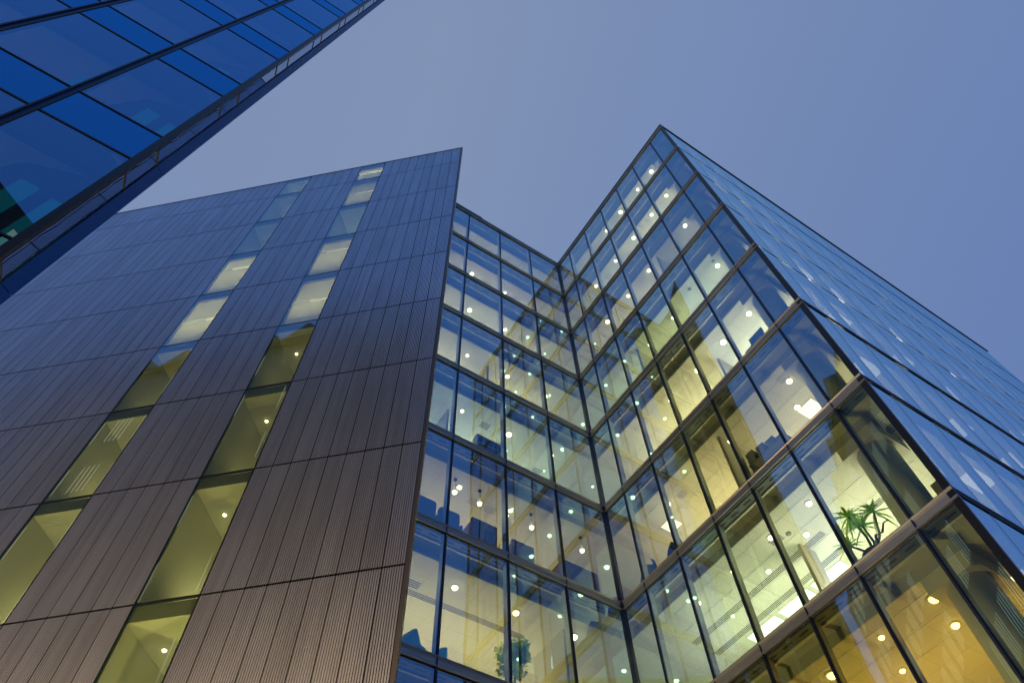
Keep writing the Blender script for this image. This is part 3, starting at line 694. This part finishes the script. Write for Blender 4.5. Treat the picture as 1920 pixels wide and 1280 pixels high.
# armchairs and booths, left wing sixth storey
M_purp = mat('plum_fabric', (.30, .20, .36), .8); M_brn = mat('brown_leather', (.60, .28, .16), .5)
z6 = LV[6] + .045
for j, (s, l) in enumerate(((8.755 - 6.25, 'plum armchair against the bronze wall edge, left wing'), (8.755 - 5.5, 'plum armchair second from the bronze wall edge, left wing'))):
    t = empty('armchair', F1.p(s, .7, z6), l, 'armchair', 'plum armchairs in the left wing')
    def rb(s0, s1, d0, d1, z0, z1, nm):
        b = MB(); b.box(F1, s0, s1, d0, d1, z0, z1); o = b.build(nm, M_purp, t); md = o.modifiers.new('bevel', 'BEVEL'); md.width = .09; md.segments = 4
    rb(s - .33, s + .33, .30, .52, z6 + .30, z6 + 1.12 - .08 * j, 'backrest'); rb(s - .31, s + .31, .53, 1.1, z6 + .18, z6 + .45, 'seat'); rb(s - .43, s - .34, .32, 1.1, z6 + .12, z6 + .66, 'armrest'); rb(s + .34, s + .43, .32, 1.1, z6 + .12, z6 + .66, 'armrest')
for j, (s0, s1, h, l) in enumerate(((4.0, 4.85, 1.28, 'brown high backed booth seat, leftmost of three in the left wing'), (5.35, 6.1, 1.12, 'brown high backed booth seat, middle of three in the left wing'), (7.05, 8.4, 1.22, 'brown high backed booth seat, rightmost of three next to the inner corner'))):
    t = empty('booth_seat', F1.p((s0 + s1) / 2, .6, z6), l, 'booth seat', 'brown booth seats in the left wing')
    for nm, bx in (('backrest', (s0, s1, .42, .52, z6 + .1, z6 + h)), ('seat', (s0 + .05, s1 - .05, .525, 1.05, z6 + .25, z6 + .47)), ('base', (s0 + .05, s1 - .05, .53, 1.0, z6, z6 + .245)), ('side_panel', (s0, s0 + .045, .525, 1.1, z6, z6 + h - .1)), ('side_panel', (s1 - .045, s1, .525, 1.1, z6, z6 + h - .1))):
        b = MB(); b.box(F1, *bx); o = b.build(nm, M_brn, t); md = o.modifiers.new('bevel', 'BEVEL'); md.width = .02; md.segments = 2
# table with paper stacks
t = empty('side_table', F2.p(5.95, .6, z6), 'white side table carrying paper stacks behind the right wing glass', 'table')
b = MB(); b.box(F2, 5.35, 6.6, .30, .85, z6 + .70, z6 + .74); b.build('tabletop', M_wall, t)
for q in ((5.38, .33), (6.53, .33), (5.38, .78), (6.53, .78)):
    b = MB(); b.box(F2, q[0], q[0] + .04, q[1], q[1] + .04, z6, z6 + .699); b.build('leg', M_trim, t)
M_pap = mat('box_file_card', (.20, .22, .30), .7, noise=.2, nscale=15); M_pg = mat('paper_pages', (.75, .72, .62), .8)
for j, (s, n, l) in enumerate(((5.50, 6, 'tall stack of box files, leftmost on the side table'), (5.86, 5, 'stack of box files second from the left on the side table'), (6.20, 4, 'stack of box files second from the right on the side table'), (6.48, 2, 'low stack of box files, rightmost on the side table'))):
    b = MB()
    for i in range(n):
        o_ = rnd.uniform(-.03, .03); z = z6 + .742 + i * .082
        if s > 6.4: o_ = 0
        b.box(F2, s - .13 + o_, s + .13 + o_, .36, .70, z, z + .074, 0); b.box(F2, s - .12 + o_, s + .12 + o_, .352, .359, z + .008, z + .066, 1)
    o = b.build('box_file_stack', [M_pap, M_pg]); tag(o, l, 'box files', 'box files stacked on the side table')
# yellow box and cabinet behind the column
t = empty('filing_cabinet', F3.p(1.9, .7, LV[7] + .045), 'pale filing cabinet beside the round column behind the outer corner glass', 'cabinet')
b = MB(); b.box(F3, 1.55, 2.3, .35, .85, LV[7] + .045, LV[7] + 1.35); b.build('cabinet_body', M_wall, t); b = MB()
for j in range(4): b.box(F3, 1.58, 2.27, .335, .348, LV[7] + .08 + j * .315, LV[7] + .37 + j * .315)
b.build('drawer', M_trim, t)
b = MB(); b.box(F3, 1.6, 1.85, .40, .75, LV[7] + 1.352, LV[7] + 1.75); o = b.build('box_file', mat('yellow_card', (.75, .50, .02), .5)); tag(o, 'bright yellow box file on the filing cabinet by the round column', 'box file')
# bookshelf
s0 = 8.755 - 4.35; z5 = LV[5] + .045
t = empty('bookshelf', F1.p(s0 + .5, 1.2, z5), 'pale bookshelf filled with books in the left wing, fifth storey from the roof', 'bookshelf')
b = MB(); b.box(F1, s0, s0 + .03, .95, 1.25, z5, z5 + 2.1); b.box(F1, s0 + 1.17, s0 + 1.2, .95, 1.25, z5, z5 + 2.1); b.box(F1, s0 + .031, s0 + 1.169, 1.22, 1.25, z5, z5 + 2.1); b.build('carcass', M_wall, t)
for j in range(6):
    b = MB(); b.box(F1, s0 + .031, s0 + 1.169, .95, 1.218, z5 + .05 + j * .40, z5 + .075 + j * .40); b.build('shelf', M_wall, t)
cols = [(.30, .05, .04), (.05, .12, .30), (.6, .55, .45), (.08, .2, .12), (.5, .3, .05)]
for j in range(5):
    b = MB(); x = s0 + .05
    while x < s0 + 1.1:
        wd = rnd.uniform(.03, .06); b.box(F1, x, x + wd - .004, .98, 1.18, z5 + .0765 + j * .40, z5 + .0765 + j * .40 + rnd.uniform(.22, .31), rnd.randrange(5)); x += wd
    o = b.build('book_row', [mat('book_cover_%d' % i, c, .6) for i, c in enumerate(cols)])
    tag(o, 'row of upright books on the %s shelf of the pale bookshelf' % ['lowest', 'second lowest', 'middle', 'second highest', 'highest'][j], 'books', 'book rows on the bookshelf')
# monitor at the outer end, fifth storey
t = empty('computer_monitor', F2.p(7.35, .55, LV[5] + .78), 'dark computer monitor behind the bright white window near the outer corner', 'monitor')
b = MB(); b.box(F2, 7.05, 7.6, .52, .55, LV[5] + .92, LV[5] + 1.27); b.build('screen_back', M_blk, t); b = MB(); b.box(F2, 7.28, 7.37, .556, .58, LV[5] + .80, LV[5] + 1.1); b.box(F2, 7.2, 7.45, .5, .68, LV[5] + .786, LV[5] + .799); b.build('stand', M_blk, t)
t = empty('desk', F2.p(7.2, .7, LV[5]), 'white desk under the dark monitor near the outer corner', 'desk')
b = MB(); b.box(F2, 6.8, 8.0 - .5, .4, 1.1, LV[5] + .745, LV[5] + .785); b.build('desktop', M_wall, t)
for q in ((6.82, .42), (7.44, .42), (6.82, 1.04), (7.44, 1.04)):
    b = MB(); b.box(F2, q[0], q[0] + .04, q[1], q[1] + .04, LV[5] + .045, LV[5] + .744); b.build('leg', M_trim, t)
# smoke detectors
for k, s, d, l in ((3, 7.3, .95, 'small round smoke detector on the ceiling nearest the outer corner'), (3, 5.9, .95, 'small round smoke detector on the ceiling next towards the inner corner'), (6, 4.9, 1.5, 'small round smoke detector on the white ceiling among the slot diffusers')):
    b = MB(); b.lathe(F2.p(s, d, LV[k] - .621), [(.07, 0), (.07, -.03), (.04, -.055), (.01, -.058)], 16); o = b.build('smoke_detector', mat('detector_plastic', (.35, .36, .38), .5)); tag(o, l, 'smoke detector', 'smoke detectors in the right wing')

# ------------------------------------------------------------------ street lamps at the foot of the bronze wall
M_pole = mat('lamp_pole_paint', (.03, .03, .035), .4, .5); M_sod = mat('street_lamp_lens', (1, 1, 1), .3, emit=(1.0, .62, .28), es=12)
for j, (x, y, l) in enumerate(((-3.0, 9.6, 'street lamp post under the right end of the bronze wall'), (-9.5, 10.6, 'street lamp post under the middle of the bronze wall'), (-16.5, 11.6, 'street lamp post under the left end of the bronze wall'))):
    t = empty('street_lamp', (x, y, .12), l, 'street lamp', 'street lamps along the foot of the bronze wall')
    b = MB(); b.lathe((x, y, .12), [(.12, 0), (.12, .5), (.07, .55), (.045, 4.2)], 14); b.build('pole', M_pole, t, True)
    b = MB(); b.lathe((x, y, 4.32), [(.05, 0), (.20, .03), (.22, .10), (.20, .13)], 18); b.build('head', M_pole, t)
    b = MB(); b.lathe((x, y, 4.46), [(.17, 0), (.16, .08), (.10, .14), (.01, .16)], 18); b.build('lens', M_sod, t, True)
    L = bpy.data.lights.new('street_lamp_glow', 'POINT'); L.energy = 2300; L.color = (1.0, .72, .40); L.shadow_soft_size = .15
    o = bpy.data.objects.new('street_lamp_glow', L); S.collection.objects.link(o); o.location = (x, y, 4.85)
